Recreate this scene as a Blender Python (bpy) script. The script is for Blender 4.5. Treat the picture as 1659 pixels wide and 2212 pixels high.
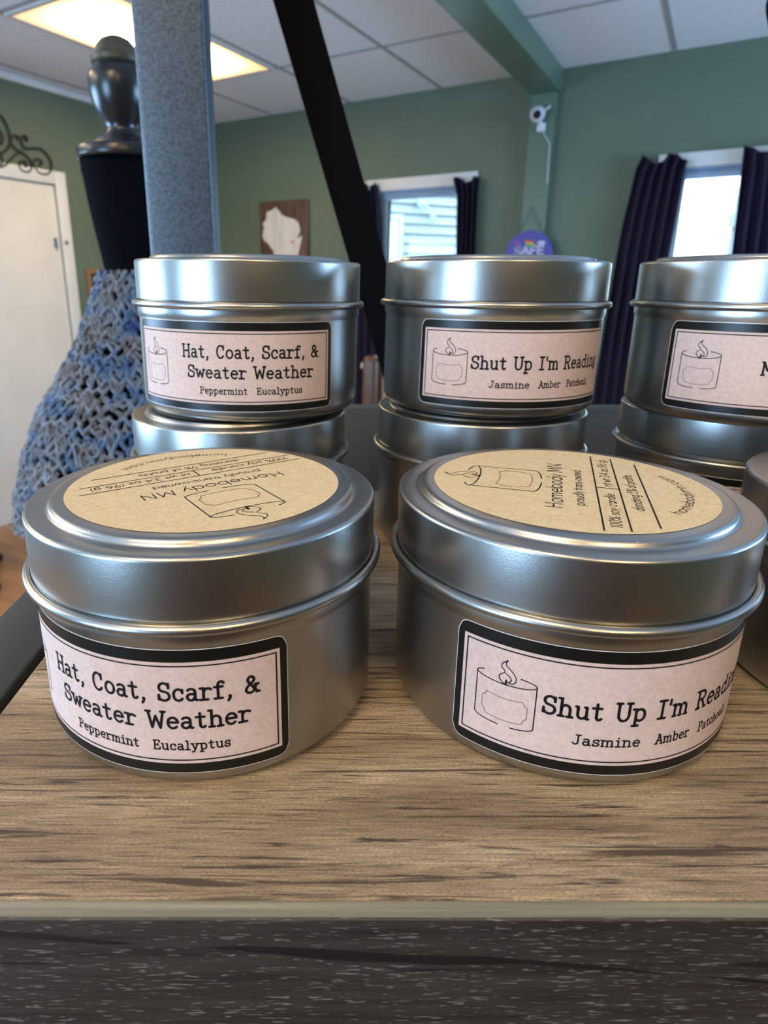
import bpy, bmesh, math, random
from mathutils import Vector, Matrix
R = math.radians
random.seed(7)
for o in list(bpy.data.objects): bpy.data.objects.remove(o)
scene = bpy.context.scene
COL = scene.collection

# ------------------------------------------------------------------ camera, world, light, exposure
SH = 1.36                                   # height of the rack shelf above the floor (shelf top is z = 0 while building)
cam_d = bpy.data.cameras.new('camera'); cam = bpy.data.objects.new('camera', cam_d); COL.objects.link(cam)
cam_d.sensor_width = 36; cam_d.sensor_fit = 'AUTO'
cam_d.lens = 1357.34 / 2212 * 36
cam_d.shift_x = (829.5 - 718.24) / 2212
cam_d.shift_y = (1029.92 - 1106) / 2212
cam_d.clip_start = 0.005; cam_d.clip_end = 200
cam.location = (0, 0, 0.0945)
cam.rotation_euler = (math.pi / 2 - 0.2997, -0.0013, 0)
cam_d.dof.use_dof = True; cam_d.dof.focus_distance = 0.14; cam_d.dof.aperture_fstop = 26
scene.camera = cam

vs = scene.view_settings
vs.view_transform = 'Standard'; vs.look = 'None'; vs.gamma = 1; vs.use_curve_mapping = False
vs.exposure = 0.48

world = bpy.data.worlds.new('sky'); scene.world = world; world.use_nodes = True
bg = world.node_tree.nodes['Background']
bg.inputs[0].default_value = (0.62, 0.84, 1.0, 1); bg.inputs[1].default_value = 5.5

# room frame: u runs right along the back wall, v comes towards the camera, z up
P0 = Vector((-1.062, 5.32, 0)); DU = Vector((.86, -.51, 0)).normalized(); DV = Vector((DU.y, -DU.x, 0))
RZ = math.atan2(DU.y, DU.x)
def W(u, v, z=0): return P0 + DU * u + DV * v + Vector((0, 0, z))
RU, RV, ZC, ZF = 6.6, 6.4, 1.215, -SH       # room size, ceiling and floor heights

def area(name, loc, to, sx, sy, energy, col):
    l = bpy.data.lights.new(name, 'AREA'); l.shape = 'RECTANGLE'; l.size = sx; l.size_y = sy; l.energy = energy; l.color = col
    o = bpy.data.objects.new(name, l); COL.objects.link(o); o.location = loc
    o.rotation_euler = (Vector(to) - Vector(loc)).to_track_quat('-Z', 'Y').to_euler()
    return o
DAY = (0.30, 0.57, 1.0)
WARM = (1.0, 0.70, 0.36)
LAMP = 14                                   # strength of the ceiling light diffusers
# blue area lamps added out of view, set in added wall openings
area('added_daylight', W(2.75, RV - .06, .15), W(2.4, 2.5, .3), .95, 1.1, 34, DAY)
area('added_daylight', W(.06, 4.9, .10), W(3, 4.2, .5), 1.9, 1.1, 58, DAY)
area('added_daylight', W(RU - .06, 1.5, .10), W(3.2, 2.2, .8), 1.4, 1.1, 75, DAY)

# ------------------------------------------------------------------ materials
def mat(name, base=(.5, .5, .5), rough=.5, metal=0.0, spec=.5, emit=None, es=0):
    m = bpy.data.materials.new(name); m.use_nodes = True
    b = m.node_tree.nodes['Principled BSDF']
    b.inputs['Base Color'].default_value = (*base, 1); b.inputs['Roughness'].default_value = rough
    b.inputs['Metallic'].default_value = metal; b.inputs['Specular IOR Level'].default_value = spec
    if emit: b.inputs['Emission Color'].default_value = (*emit, 1); b.inputs['Emission Strength'].default_value = es
    return m
class N:
    """tiny node helper"""
    def __init__(s, m): s.m = m; s.t = m.node_tree; s.b = s.t.nodes['Principled BSDF']
    def new(s, k, **kw):
        n = s.t.nodes.new(k)
        for a, v in kw.items(): setattr(n, a, v)
        return n
    def link(s, a, b): s.t.links.new(a, b)
    def coords(s, scale=(1, 1, 1), loc=(0, 0, 0), rot=(0, 0, 0), kind='Object'):
        tc = s.new('ShaderNodeTexCoord'); mp = s.new('ShaderNodeMapping')
        mp.inputs['Scale'].default_value = scale; mp.inputs['Location'].default_value = loc; mp.inputs['Rotation'].default_value = rot
        s.link(tc.outputs[kind], mp.inputs[0]); return mp.outputs[0]
    def noise(s, vec, scale=5, detail=3, rough=.5, dist=0):
        n = s.new('ShaderNodeTexNoise'); n.inputs['Scale'].default_value = scale; n.inputs['Detail'].default_value = detail
        n.inputs['Roughness'].default_value = rough; n.inputs['Distortion'].default_value = dist
        s.link(vec, n.inputs['Vector']); return n.outputs[0]
    def ramp(s, fac, stops):
        r = s.new('ShaderNodeValToRGB'); e = r.color_ramp.elements
        while len(e) < len(stops): e.new(.5)
        for q, (p, c) in zip(e, stops):
            q.position = p; q.color = (*c, 1) if len(c) == 3 else c
        s.link(fac, r.inputs[0]); return r.outputs[0]
    def mix(s, a, b, fac, mode='MIX'):
        n = s.new('ShaderNodeMix', data_type='RGBA', blend_type=mode)
        for i, v in ((0, fac), (6, a), (7, b)):
            if isinstance(v, (int, float)): n.inputs[i].default_value = v
            elif isinstance(v, tuple): n.inputs[i].default_value = (*v, 1)
            else: s.link(v, n.inputs[i])
        return n.outputs[2]
    def bump(s, h, strength=.2, dist=.001):
        n = s.new('ShaderNodeBump'); n.inputs['Strength'].default_value = strength; n.inputs['Distance'].default_value = dist
        s.link(h, n.inputs['Height']); s.link(n.outputs[0], s.b.inputs['Normal'])
    def base(s, c): s.link(c, s.b.inputs['Base Color'])
G3 = lambda v: (v, v, v)
M = {}
# brown laminate with dark streaks along x
m = mat('brown_laminate', rough=.42, spec=.4); n = N(m)
base = n.ramp(n.noise(n.coords((9, 75, 75), (1, 7, 0)), 1, 4, .6, .8), [(.28, (.17, .12, .078)), (.5, (.34, .26, .17)), (.72, (.51, .42, .30))])
fine = n.ramp(n.noise(n.coords((90, 2300, 2300), (3, 1, 0)), 1, 4, .65), [(.32, G3(.42)), (.68, G3(1.28))])
col = n.mix(base, fine, .85, 'MULTIPLY')
s1 = n.ramp(n.noise(n.coords((40, 1150, 1150)), 1, 5, .65, .5), [(.37, G3(.95)), (.44, G3(0))])
s2 = n.ramp(n.noise(n.coords((14, 430, 430), (9, 3, 0)), 1, 6, .66, 1.0), [(.37, G3(.9)), (.43, G3(0))])
col = n.mix(col, (.050, .035, .026), s1); col = n.mix(col, (.058, .040, .028), s2)
grit = n.noise(n.coords((1500, 5200, 5200)), 1, 2, .7)
col = n.mix(col, n.ramp(grit, [(.35, G3(.6)), (.68, G3(1.4))]), .8, 'MULTIPLY')
n.base(col); n.bump(grit, .35, .0003); M['brown'] = m
m = mat('edge_band', (.20, .18, .12), .38); n = N(m)
n.base(n.ramp(n.noise(n.coords((30, 900, 900)), 1, 3), [(.3, (.16, .145, .10)), (.7, (.25, .225, .155))])); M['edge'] = m
# dark grey woodgrain with light flecks and cracks
def dark_wood(name, flip):
    m = mat(name, rough=.5, spec=.45); n = N(m)
    col = n.ramp(n.noise(n.coords((30, 520, 520)), 1, 5, .65), [(.3, (.009, .009, .009)), (.5, (.022, .021, .020)), (.72, (.035, .033, .031))])
    fl = n.ramp(n.noise(n.coords((340, 3300, 3300), (5, 2, 1)), 1, 1, .5), [(.64, G3(0)), (.70, G3(1))])
    col = n.mix(col, (.13, .125, .115), fl)
    cr = n.ramp(n.noise(n.coords((22, 520, 520), (2, 11, 4), (0, .05 if flip else 0, 0)), 1, 4, .6, .5), [(.30, G3(1)), (.35, G3(0))])
    col = n.mix(col, (.006, .006, .007), cr)
    if flip:                                 # one long sloping crack in the printed grain
        tc = n.new('ShaderNodeTexCoord'); sp = n.new('ShaderNodeSeparateXYZ'); n.link(tc.outputs['Object'], sp.inputs[0])
        def mth(op, a, b):
            k = n.new('ShaderNodeMath', operation=op)
            for i, v in enumerate((a, b)):
                if isinstance(v, (int, float)): k.inputs[i].default_value = v
                else: n.link(v, k.inputs[i])
            return k.outputs[0]
        nz = n.noise(n.coords((14, 14, 14)), 1, 3); nt = n.noise(n.coords((26, 26, 26), (4, 4, 4)), 1, 4)
        dz = mth('ADD', mth('ADD', sp.outputs[2], mth('MULTIPLY', mth('ADD', sp.outputs[0], .38), .085)), mth('MULTIPLY', mth('SUBTRACT', nz, .5), .010))
        dd = mth('ABSOLUTE', mth('SUBTRACT', dz, SH - .0108), 0)
        k = mth('LESS_THAN', dd, mth('MULTIPLY', mth('SUBTRACT', nt, .30), .0036))
        col = n.mix(col, (.004, .004, .005), k)
    n.base(col); n.bump(n.noise(n.coords((150, 1200, 1200)), 1, 2), .3, .0003)
    if not flip: n.b.inputs['Roughness'].default_value = .6; n.b.inputs['Specular IOR Level'].default_value = .2
    return m
M['dark'] = dark_wood('dark_woodgrain', True)
def steel(name, base, rough, bs=.1, scale=900, blotch=False):
    m = mat(name, base, rough, 0, .6); n = N(m); ns = n.noise(n.coords(), scale, 2, .6)
    if blotch: n.base(n.ramp(ns, [(.35, tuple(v * .5 for v in base)), (.62, tuple(v * 1.25 for v in base))]))
    n.bump(ns, bs, .0006); return m
M['post'] = steel('hammered_black_paint', (.045, .070, .100), .40, .25, 480, True)
M['rail'] = steel('satin_black_steel', (.028, .031, .034), .5, .05)
M['black'] = mat('matt_black_steel', (.003, .003, .004), .7, 0, .04)
# satin tinplate
m = mat('satin_tinplate', (.41, .41, .395), .30, 1.0); n = N(m)
ns = n.noise(n.coords((1, 1, 1)), 2600, 2, .6); n.bump(ns, .09, .0002)
spk = n.ramp(n.noise(n.coords((1, 1, 1), (3, 1, 4)), 1500, 1, .4), [(.80, G3(0)), (.83, G3(1))])
n.base(n.mix((.41, .41, .395), (.85, .85, .83), spk)); M['tin'] = m
def paper(name, lo, hi, fleck, sc, amt):
    m = mat(name, rough=.75, spec=.25); n = N(m)
    col = n.ramp(n.noise(n.coords(), sc, 4, .7), [(.3, lo), (.7, hi)])
    fl = n.ramp(n.noise(n.coords(), 1300, 3, .6, 2.5), [(.57, G3(0)), (.66, G3(amt))])
    n.base(n.mix(col, fleck, fl)); return m
M['kraft'] = paper('kraft_sticker_paper', (.56, .455, .28), (.68, .57, .37), (.30, .20, .09), 700, .7)
M['pink'] = paper('blush_label_paper', (.50, .385, .345), (.62, .49, .45), (.42, .30, .24), 900, .4)
M['ink'] = mat('black_print', (.006, .005, .006), .6, 0, .2)
M['inkback'] = mat('label_border_print', (.006, .006, .005), .35, 0, .3)
M['edgewhite'] = mat('white_paper_edge', (.7, .7, .68), .6)
M['inkgrey'] = mat('grey_print', (.22, .17, .16), .7)
M['inksoft'] = mat('tan_print', (.30, .21, .11), .7)
# room
def paint(name, c, rough=.6, amp=.06):
    m = mat(name, c, rough, 0, .35); n = N(m)
    n.base(n.ramp(n.noise(n.coords(), 3, 3), [(.3, tuple(v * (1 - amp) for v in c)), (.7, tuple(v * (1 + amp) for v in c))]))
    n.bump(n.noise(n.coords(), 160, 2), .08, .002); return m
M['green'] = paint('sage_green_paint', (.120, .158, .108))
M['beam'] = paint('gloss_green_paint', (.11, .17, .12), .32)
M['white'] = paint('white_gloss_paint', (.72, .69, .62), .4)
M['trim'] = paint('white_trim_paint', (.68, .68, .66), .4)
m = mat('ceiling_tile', (.7, .7, .7), .85, 0, .2); n = N(m)
ns = n.noise(n.coords(), 70, 4, .7); n.base(n.ramp(ns, [(.3, (.74, .76, .79)), (.6, (.88, .90, .93))])); n.bump(ns, .4, .004); M['tile'] = m
M['grid'] = mat('ceiling_grid_paint', (.36, .37, .38), .6)
m = mat('orange_floorboards', rough=.35); n = N(m)
cc = n.coords((1.2, 14, 1), rot=(0, 0, .5)); col = n.ramp(n.noise(cc, 2, 5, .65, .6), [(.3, (.16, .065, .02)), (.6, (.36, .17, .055)), (.8, (.5, .27, .10))])
n.base(col); M['floor'] = m
m = mat('lit_diffuser', (.8, .8, .8), .6, emit=WARM, es=LAMP); n = N(m); tc = n.new('ShaderNodeTexCoord'); sp = n.new('ShaderNodeSeparateXYZ'); n.link(tc.outputs['Generated'], sp.inputs[0])
def tri(o):
    a = n.new('ShaderNodeMath', operation='PINGPONG'); a.inputs[1].default_value = .5; n.link(o, a.inputs[0]); return a.outputs[0]
mn = n.new('ShaderNodeMath', operation='MULTIPLY'); n.link(tri(sp.outputs[0]), mn.inputs[0]); n.link(tri(sp.outputs[1]), mn.inputs[1])
n.link(n.ramp(mn.outputs[0], [(0, (.95, .52, .14)), (.035, (1, .62, .22)), (.12, (1, .74, .40))]), n.b.inputs['Emission Color'])
st_ = n.new('ShaderNodeMapRange'); st_.inputs[1].default_value = 0; st_.inputs[2].default_value = .14; st_.inputs[3].default_value = .75; st_.inputs[4].default_value = LAMP * 1.4; n.link(mn.outputs[0], st_.inputs[0]); n.link(st_.outputs[0], n.b.inputs['Emission Strength'])
M['diff'] = m
M['blackpaint'] = mat('black_lacquer', (.012, .013, .015), .28, 0, .5)
m = mat('black_jersey', (.003, .0035, .005), .9, 0, .03); M['jersey'] = m
M['bronze'] = mat('bronzed_lacquer', (.055, .045, .028), .35)
m = mat('blue_grey_yarn', rough=.9, spec=.15); n = N(m)
yc = n.ramp(n.noise(n.coords((1, 1, 1.4)), 26, 3, .6), [(.28, (.02, .05, .19)), (.40, (.07, .13, .23)), (.50, (.17, .20, .24)), (.60, (.115, .10, .10)), (.74, (.26, .34, .42))])
n.base(yc); n.bump(n.noise(n.coords(), 900, 2), .7, .002); n.b.inputs['Sheen Weight'].default_value = .35; M['yarn'] = m
def cloth(name, c, tr):
    m = bpy.data.materials.new(name); m.use_nodes = True; t = m.node_tree; b = t.nodes['Principled BSDF']
    b.inputs['Base Color'].default_value = (*c, 1); b.inputs['Roughness'].default_value = .85
    tl = t.nodes.new('ShaderNodeBsdfTranslucent'); tl.inputs[0].default_value = (*tr, 1)
    mx = t.nodes.new('ShaderNodeMixShader'); mx.inputs[0].default_value = .35
    t.links.new(b.outputs[0], mx.inputs[1]); t.links.new(tl.outputs[0], mx.inputs[2]); t.links.new(mx.outputs[0], t.nodes['Material Output'].inputs[0]); return m
M['curtain'] = cloth('dark_purple_cloth', (.018, .010, .030), (.075, .045, .17))
m = bpy.data.materials.new('window_glass'); m.use_nodes = True; t = m.node_tree; t.nodes.remove(t.nodes['Principled BSDF'])
a = t.nodes.new('ShaderNodeBsdfTransparent'); g = t.nodes.new('ShaderNodeBsdfGlossy'); g.inputs['Roughness'].default_value = .02
fr = t.nodes.new('ShaderNodeFresnel'); fr.inputs[0].default_value = 1.35; mx = t.nodes.new('ShaderNodeMixShader')
t.links.new(fr.outputs[0], mx.inputs[0]); t.links.new(a.outputs[0], mx.inputs[1]); t.links.new(g.outputs[0], mx.inputs[2]); t.links.new(mx.outputs[0], t.nodes['Material Output'].inputs[0]); M['glass'] = m
M['vinyl'] = mat('white_vinyl', (.55, .62, .70), .4)
M['blind'] = mat('blue_grey_blind', (.28, .42, .62), .5)
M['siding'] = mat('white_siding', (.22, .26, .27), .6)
M['brass'] = mat('brass', (.62, .42, .14), .25, 1.0)
M['chrome'] = mat('tarnished_steel', (.35, .34, .32), .35, 1.0)
m = mat('rough_brown_wood', rough=.7); n = N(m)
n.base(n.ramp(n.noise(n.coords((24, 24, 3)), 1.6, 4, .6, .4), [(.3, (.035, .020, .012)), (.55, (.10, .055, .028)), (.8, (.22, .14, .08))])); M['plank'] = m
m = mat('whitewashed_wood', rough=.8); n = N(m)
n.base(n.ramp(n.noise(n.coords((26, 26, 2)), 1.4, 3), [(.3, (.50, .48, .44)), (.6, (.66, .63, .58))])); M['wash'] = m
M['heart'] = mat('red_paint', (.42, .06, .06), .6)
M['iron'] = mat('wrought_iron', (.012, .014, .013), .55)
M['frame'] = mat('oak_frame', (.26, .14, .065), .5)
M['art'] = mat('dark_green_print', (.05, .06, .035), .5)
M['purple'] = mat('violet_enamel', (.045, .035, .30), .4)
M['lettering'] = mat('pale_lettering', (.55, .55, .72), .5)
M['plastic'] = mat('white_plastic', (.62, .62, .68), .35)
M['lens'] = mat('black_lens', (.004, .004, .005), .1)
M['leather'] = mat('brown_leather', (.10, .045, .022), .35)
M['tan'] = mat('tan_leather', (.36, .19, .12), .4)
M['rubber'] = mat('black_plastic', (.01, .01, .011), .5)
M['ground'] = mat('pale_concrete', (.5, .5, .5), .9)

# ------------------------------------------------------------------ mesh helpers
class MB:
    def __init__(s): s.v = []; s.f = []
    def add(s, vs, fs):
        k = len(s.v); s.v += [tuple(v) for v in vs]; s.f += [tuple(i + k for i in f) for f in fs]
    def box(s, x0, x1, y0, y1, z0, z1, bev=0, seg=2):
        if not bev:
            s.add([(x, y, z) for x in (x0, x1) for y in (y0, y1) for z in (z0, z1)],
                  [(0, 1, 3, 2), (4, 6, 7, 5), (0, 4, 5, 1), (2, 3, 7, 6), (0, 2, 6, 4), (1, 5, 7, 3)]); return
        bm = bmesh.new(); bmesh.ops.create_cube(bm, size=1)
        for v in bm.verts: v.co = ((x0 + x1) / 2 + v.co.x * (x1 - x0), (y0 + y1) / 2 + v.co.y * (y1 - y0), (z0 + z1) / 2 + v.co.z * (z1 - z0))
        bmesh.ops.bevel(bm, geom=bm.edges[:], offset=bev, segments=seg, affect='EDGES', profile=.5)
        bm.verts.index_update(); s.add([v.co for v in bm.verts], [[v.index for v in f.verts] for f in bm.faces]); bm.free()
    def lathe(s, prof, seg=96, cx=0, cy=0, sy=1.0, caps=True):
        n = len(prof); vs = []
        for i in range(seg):
            a = 2 * math.pi * i / seg; c, q = math.cos(a), math.sin(a)
            vs += [(cx + r * c, cy + r * q * sy, z) for r, z in prof]
        fs = []
        for i in range(seg):
            j = (i + 1) % seg
            for k in range(n - 1): fs.append((i * n + k, j * n + k, j * n + k + 1, i * n + k + 1))
        if caps:
            if prof[0][0] > 1e-6: fs.append([i * n for i in range(seg)][::-1])
            if prof[-1][0] > 1e-6: fs.append([i * n + n - 1 for i in range(seg)])
        s.add(vs, fs)
    def tube(s, pts, r, seg=8, closed=False):
        pts = [Vector(p) for p in pts]; n = len(pts); rings = []; up = None
        for i, p in enumerate(pts):
            if closed: t = pts[(i + 1) % n] - pts[i - 1]
            else: t = pts[min(i + 1, n - 1)] - pts[max(i - 1, 0)]
            t.normalize()
            if up is None: up = t.orthogonal()
            up = (up - t * up.dot(t)); up = up.normalized() if up.length > 1e-6 else t.orthogonal()
            b = t.cross(up); rr = r[i] if isinstance(r, (list, tuple)) else r
            rings.append([p + (up * math.cos(2 * math.pi * k / seg) + b * math.sin(2 * math.pi * k / seg)) * rr for k in range(seg)])
        vs = [q for ring in rings for q in ring]; fs = []
        for i in range(n if closed else n - 1):
            j = (i + 1) % n
            for k in range(seg): fs.append((i * seg + k, i * seg + (k + 1) % seg, j * seg + (k + 1) % seg, j * seg + k))
        if not closed: fs += [list(range(seg))[::-1], [(n - 1) * seg + k for k in range(seg)]]
        s.add(vs, fs)
    def prism(s, outline, y0, y1):
        """outline in (x, z), extruded between y0 (near) and y1"""
        n = len(outline)
        s.add([(x, y0, z) for x, z in outline] + [(x, y1, z) for x, z in outline],
              [list(range(n)), [n + i for i in range(n)][::-1]] + [(i, n + i, n + (i + 1) % n, (i + 1) % n) for i in range(n)])
    def sphere(s, c, r, seg=24, rings=14, sc=(1, 1, 1)):
        prof = [(r * math.sin(math.pi * k / rings), -r * math.cos(math.pi * k / rings)) for k in range(rings + 1)]
        m = MB(); m.lathe(prof, seg, caps=False)
        s.add([(c[0] + x * sc[0], c[1] + y * sc[1], c[2] + z * sc[2]) for x, y, z in m.v], m.f)
    def build(s, name, material, parent=None, smooth=35, origin=None):
        me = bpy.data.meshes.new(name); me.from_pydata(s.v, [], s.f); me.update()
        bm = bmesh.new(); bm.from_mesh(me); bmesh.ops.remove_doubles(bm, verts=bm.verts, dist=1e-7)
        bmesh.ops.recalc_face_normals(bm, faces=bm.faces); bm.to_mesh(me); bm.free()
        if smooth:
            for p in me.polygons: p.use_smooth = True
            me.set_sharp_from_angle(angle=R(smooth))
        me.materials.append(material)
        o = bpy.data.objects.new(name, me); COL.objects.link(o); o.parent = parent
        return o
def tag(o, label=None, cat=None, group=None, kind=None):
    for k, v in (('label', label), ('category', cat), ('group', group), ('kind', kind)):
        if v: o[k] = v
    return o
def thing(name, label, cat, loc=(0, 0, 0), rz=0, group=None, kind=None):
    o = bpy.data.objects.new(name, None); COL.objects.link(o); o.location = loc; o.rotation_euler = (0, 0, rz); o.empty_display_size = .05
    return tag(o, label, cat, group, kind)
def copy_tree(o, parent=None):
    c = o.copy(); COL.objects.link(c); c.parent = parent
    for ch in list(o.children): copy_tree(ch, c)
    return c

# ------------------------------------------------------------------ lettering: one set of stroke skeletons, with slab serifs for the typewriter face
def arc(cx, cy, rx, ry, a0, a1, n=12):
    return [(cx + rx * math.cos(R(a0 + (a1 - a0) * i / n)), cy + ry * math.sin(R(a0 + (a1 - a0) * i / n))) for i in range(n + 1)]
X = .66
bowl = lambda cx, rx=.24: arc(cx, X / 2, rx, X / 2, 0, 360, 20)
TYPE = {  # width, strokes, serif positions (x, y[, half width])
 'H': (.86, [[(.17, 0), (.17, 1)], [(.69, 0), (.69, 1)], [(.17, .5), (.69, .5)]], [(.17, 0), (.17, 1), (.69, 0), (.69, 1)]),
 'a': (.74, [arc(.33, .50, .2, .16, 150, 0, 8) + [(.53, .12)] + arc(.61, .12, .08, .11, 180, 300, 4), arc(.32, .19, .2, .185, 60, 300, 12) + [(.53, .2)], [(.42, .355), (.53, .38)]], []),
 't': (.66, [[(.28, .9), (.28, .16)] + arc(.41, .16, .13, .15, 180, 330, 6), [(.08, X), (.5, X)]], []),
 ',': (.42, [[(.2, .08), (.22, .02), (.2, -.08), (.12, -.2)], [(.17, .06), (.23, .06), (.22, .0)]], []),
 'C': (.84, [arc(.43, .5, .3, .5, 48, 320, 18), [(.68, .68), (.68, .98)]], []),
 'G': (.84, [arc(.43, .5, .3, .5, 48, 320, 18)], []),
 'o': (.72, [arc(.36, X / 2, .26, X / 2, 0, 360, 20)], []),
 'S': (.76, [arc(.38, .75, .25, .245, 20, 235, 12) + arc(.37, .255, .28, .255, 60, -160, 14), [(.62, .72), (.62, .97)], [(.1, .05), (.1, .32)]], []),
 'c': (.68, [arc(.36, X / 2, .25, X / 2, 40, 320, 14), [(.56, .44), (.56, .62)]], []),
 'r': (.70, [[(.22, 0), (.22, X)], arc(.45, .4, .22, .24, 175, 45, 8)], [(.24, 0, .2), (.15, X, .1)]),
 'f': (.66, [[(.26, 0), (.26, .74)] + arc(.42, .76, .16, .2, 180, 30, 6), [(.08, X), (.5, X)]], [(.28, 0, .2)]),
 '&': (.86, [[(.72, .0), (.26, .62)] + arc(.38, .76, .17, .18, 215, -30, 10) + [(.2, .38)] + arc(.33, .2, .22, .2, 130, 330, 10) + [(.68, .44)]], [(.68, .45, .1), (.74, 0, .08)]),
 'w': (.90, [[(.12, X), (.28, .02), (.45, .56), (.62, .02), (.78, X)]], [(.12, X), (.78, X), ]),
 'e': (.70, [[(.12, .36), (.6, .36)] + arc(.36, X / 2, .25, X / 2, 5, 315, 16)], []),
 'W': (.98, [[(.1, 1), (.27, 0), (.48, .72), (.70, 0), (.87, 1)]], [(.1, 1), (.87, 1)]),
 'h': (.80, [[(.19, 0), (.19, 1)], arc(.40, .4, .21, .25, 180, 0, 10) + [(.61, 0)]], [(.19, 0, .13), (.61, 0, .13), (.13, 1, .08)]),
 'P': (.78, [[(.2, 0), (.2, 1), (.44, 1)] + arc(.44, .745, .23, .255, 90, -90, 10) + [(.2, .49)]], [(.2, 0, .16), (.13, 1, .08)]),
 'p': (.80, [[(.19, -.28), (.19, X)], arc(.40, X / 2, .25, X / 2, 150, -150, 16)], [(.21, -.28, .15), (.12, X, .08)]),
 'm': (1.06, [[(.16, 0), (.16, X)], arc(.34, .42, .18, .23, 180, 0, 8) + [(.52, 0)], arc(.70, .42, .18, .23, 180, 0, 8) + [(.88, 0)]], [(.16, 0, .09), (.52, 0, .08), (.88, 0, .09), (.1, X, .07)]),
 'i': (.56, [[(.12, X), (.29, X), (.29, 0)], [(.27, .90), (.30, .90), (.30, .93), (.27, .93)]], [(.29, 0, .19)]),
 'n': (.80, [[(.19, 0), (.19, X)], arc(.40, .42, .21, .23, 180, 0, 10) + [(.61, 0)]], [(.19, 0, .12), (.61, 0, .12), (.12, X, .08)]),
 'E': (.80, [[(.2, 0), (.2, 1)], [(.1, 1), (.66, 1), (.66, .8)], [(.2, .52), (.5, .52)], [(.5, .42), (.5, .62)], [(.1, 0), (.68, 0), (.68, .24)]], []),
 'u': (.80, [[(.08, X), (.18, X), (.18, .24)] + arc(.38, .24, .2, .23, 180, 330, 8) + [(.6, .2)], [(.5, X), (.6, X), (.6, 0), (.7, 0)]], []),
 'l': (.56, [[(.12, 1), (.28, 1), (.28, 0)]], [(.28, 0, .2)]),
 'y': (.80, [[(.16, X), (.38, .04)], [(.64, X), (.34, -.12), (.24, -.27), (.1, -.25)]], [(.16, X, .12), (.62, X, .12)]),
 's': (.66, [arc(.33, .495, .2, .155, 25, 235, 10) + arc(.32, .165, .22, .165, 60, -155, 12), [(.52, .5), (.52, .64)], [(.11, .03), (.11, .2)]], []),
 'U': (.86, [[(.17, 1), (.17, .34)] + arc(.43, .34, .26, .34, 180, 360, 12) + [(.69, 1)]], [(.17, 1, .13), (.69, 1, .13)]),
 'I': (.58, [[(.29, 0), (.29, 1)]], [(.29, 0, .2), (.29, 1, .2)]),
 "'": (.30, [[(.15, 1), (.14, .72)]], []),
 'R': (.86, [[(.2, 0), (.2, 1), (.44, 1)] + arc(.44, .755, .22, .245, 90, -90, 10) + [(.2, .51)], [(.44, .51), (.70, 0)]], [(.2, 0, .13), (.72, 0, .09), (.13, 1, .08)]),
 'd': (.80, [[(.5, 1), (.61, 1), (.61, 0), (.72, 0)], arc(.37, X / 2, .25, X / 2, 30, 330, 16)], []),
 'g': (.76, [arc(.32, .44, .2, .21, 0, 360, 16), [(.62, .68), (.5, .6)], [(.2, .26), (.16, .14), (.3, .08), (.52, .05)] + arc(.36, -.12, .24, .15, 60, -240, 12)], []),
 'J': (.74, [[(.48, 1), (.48, .26)] + arc(.28, .26, .2, .25, 0, -160, 8)], [(.48, 1, .18)]),
 'A': (.90, [[(.14, 0), (.44, 1), (.76, 0)], [(.25, .34), (.65, .34)]], [(.14, 0, .13), (.76, 0, .13), (.40, 1, .1)]),
 'b': (.80, [[(.08, 1), (.19, 1), (.19, 0)], arc(.41, X / 2, .25, X / 2, 150, -150, 16)], []),
 'M': (.98, [[(.15, 0), (.15, 1), (.48, .34), (.81, 1), (.81, 0)]], [(.15, 0, .12), (.81, 0, .12), (.1, 1, .08), (.86, 1, .08)]),
 ' ': (.52, [], []),
}
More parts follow.
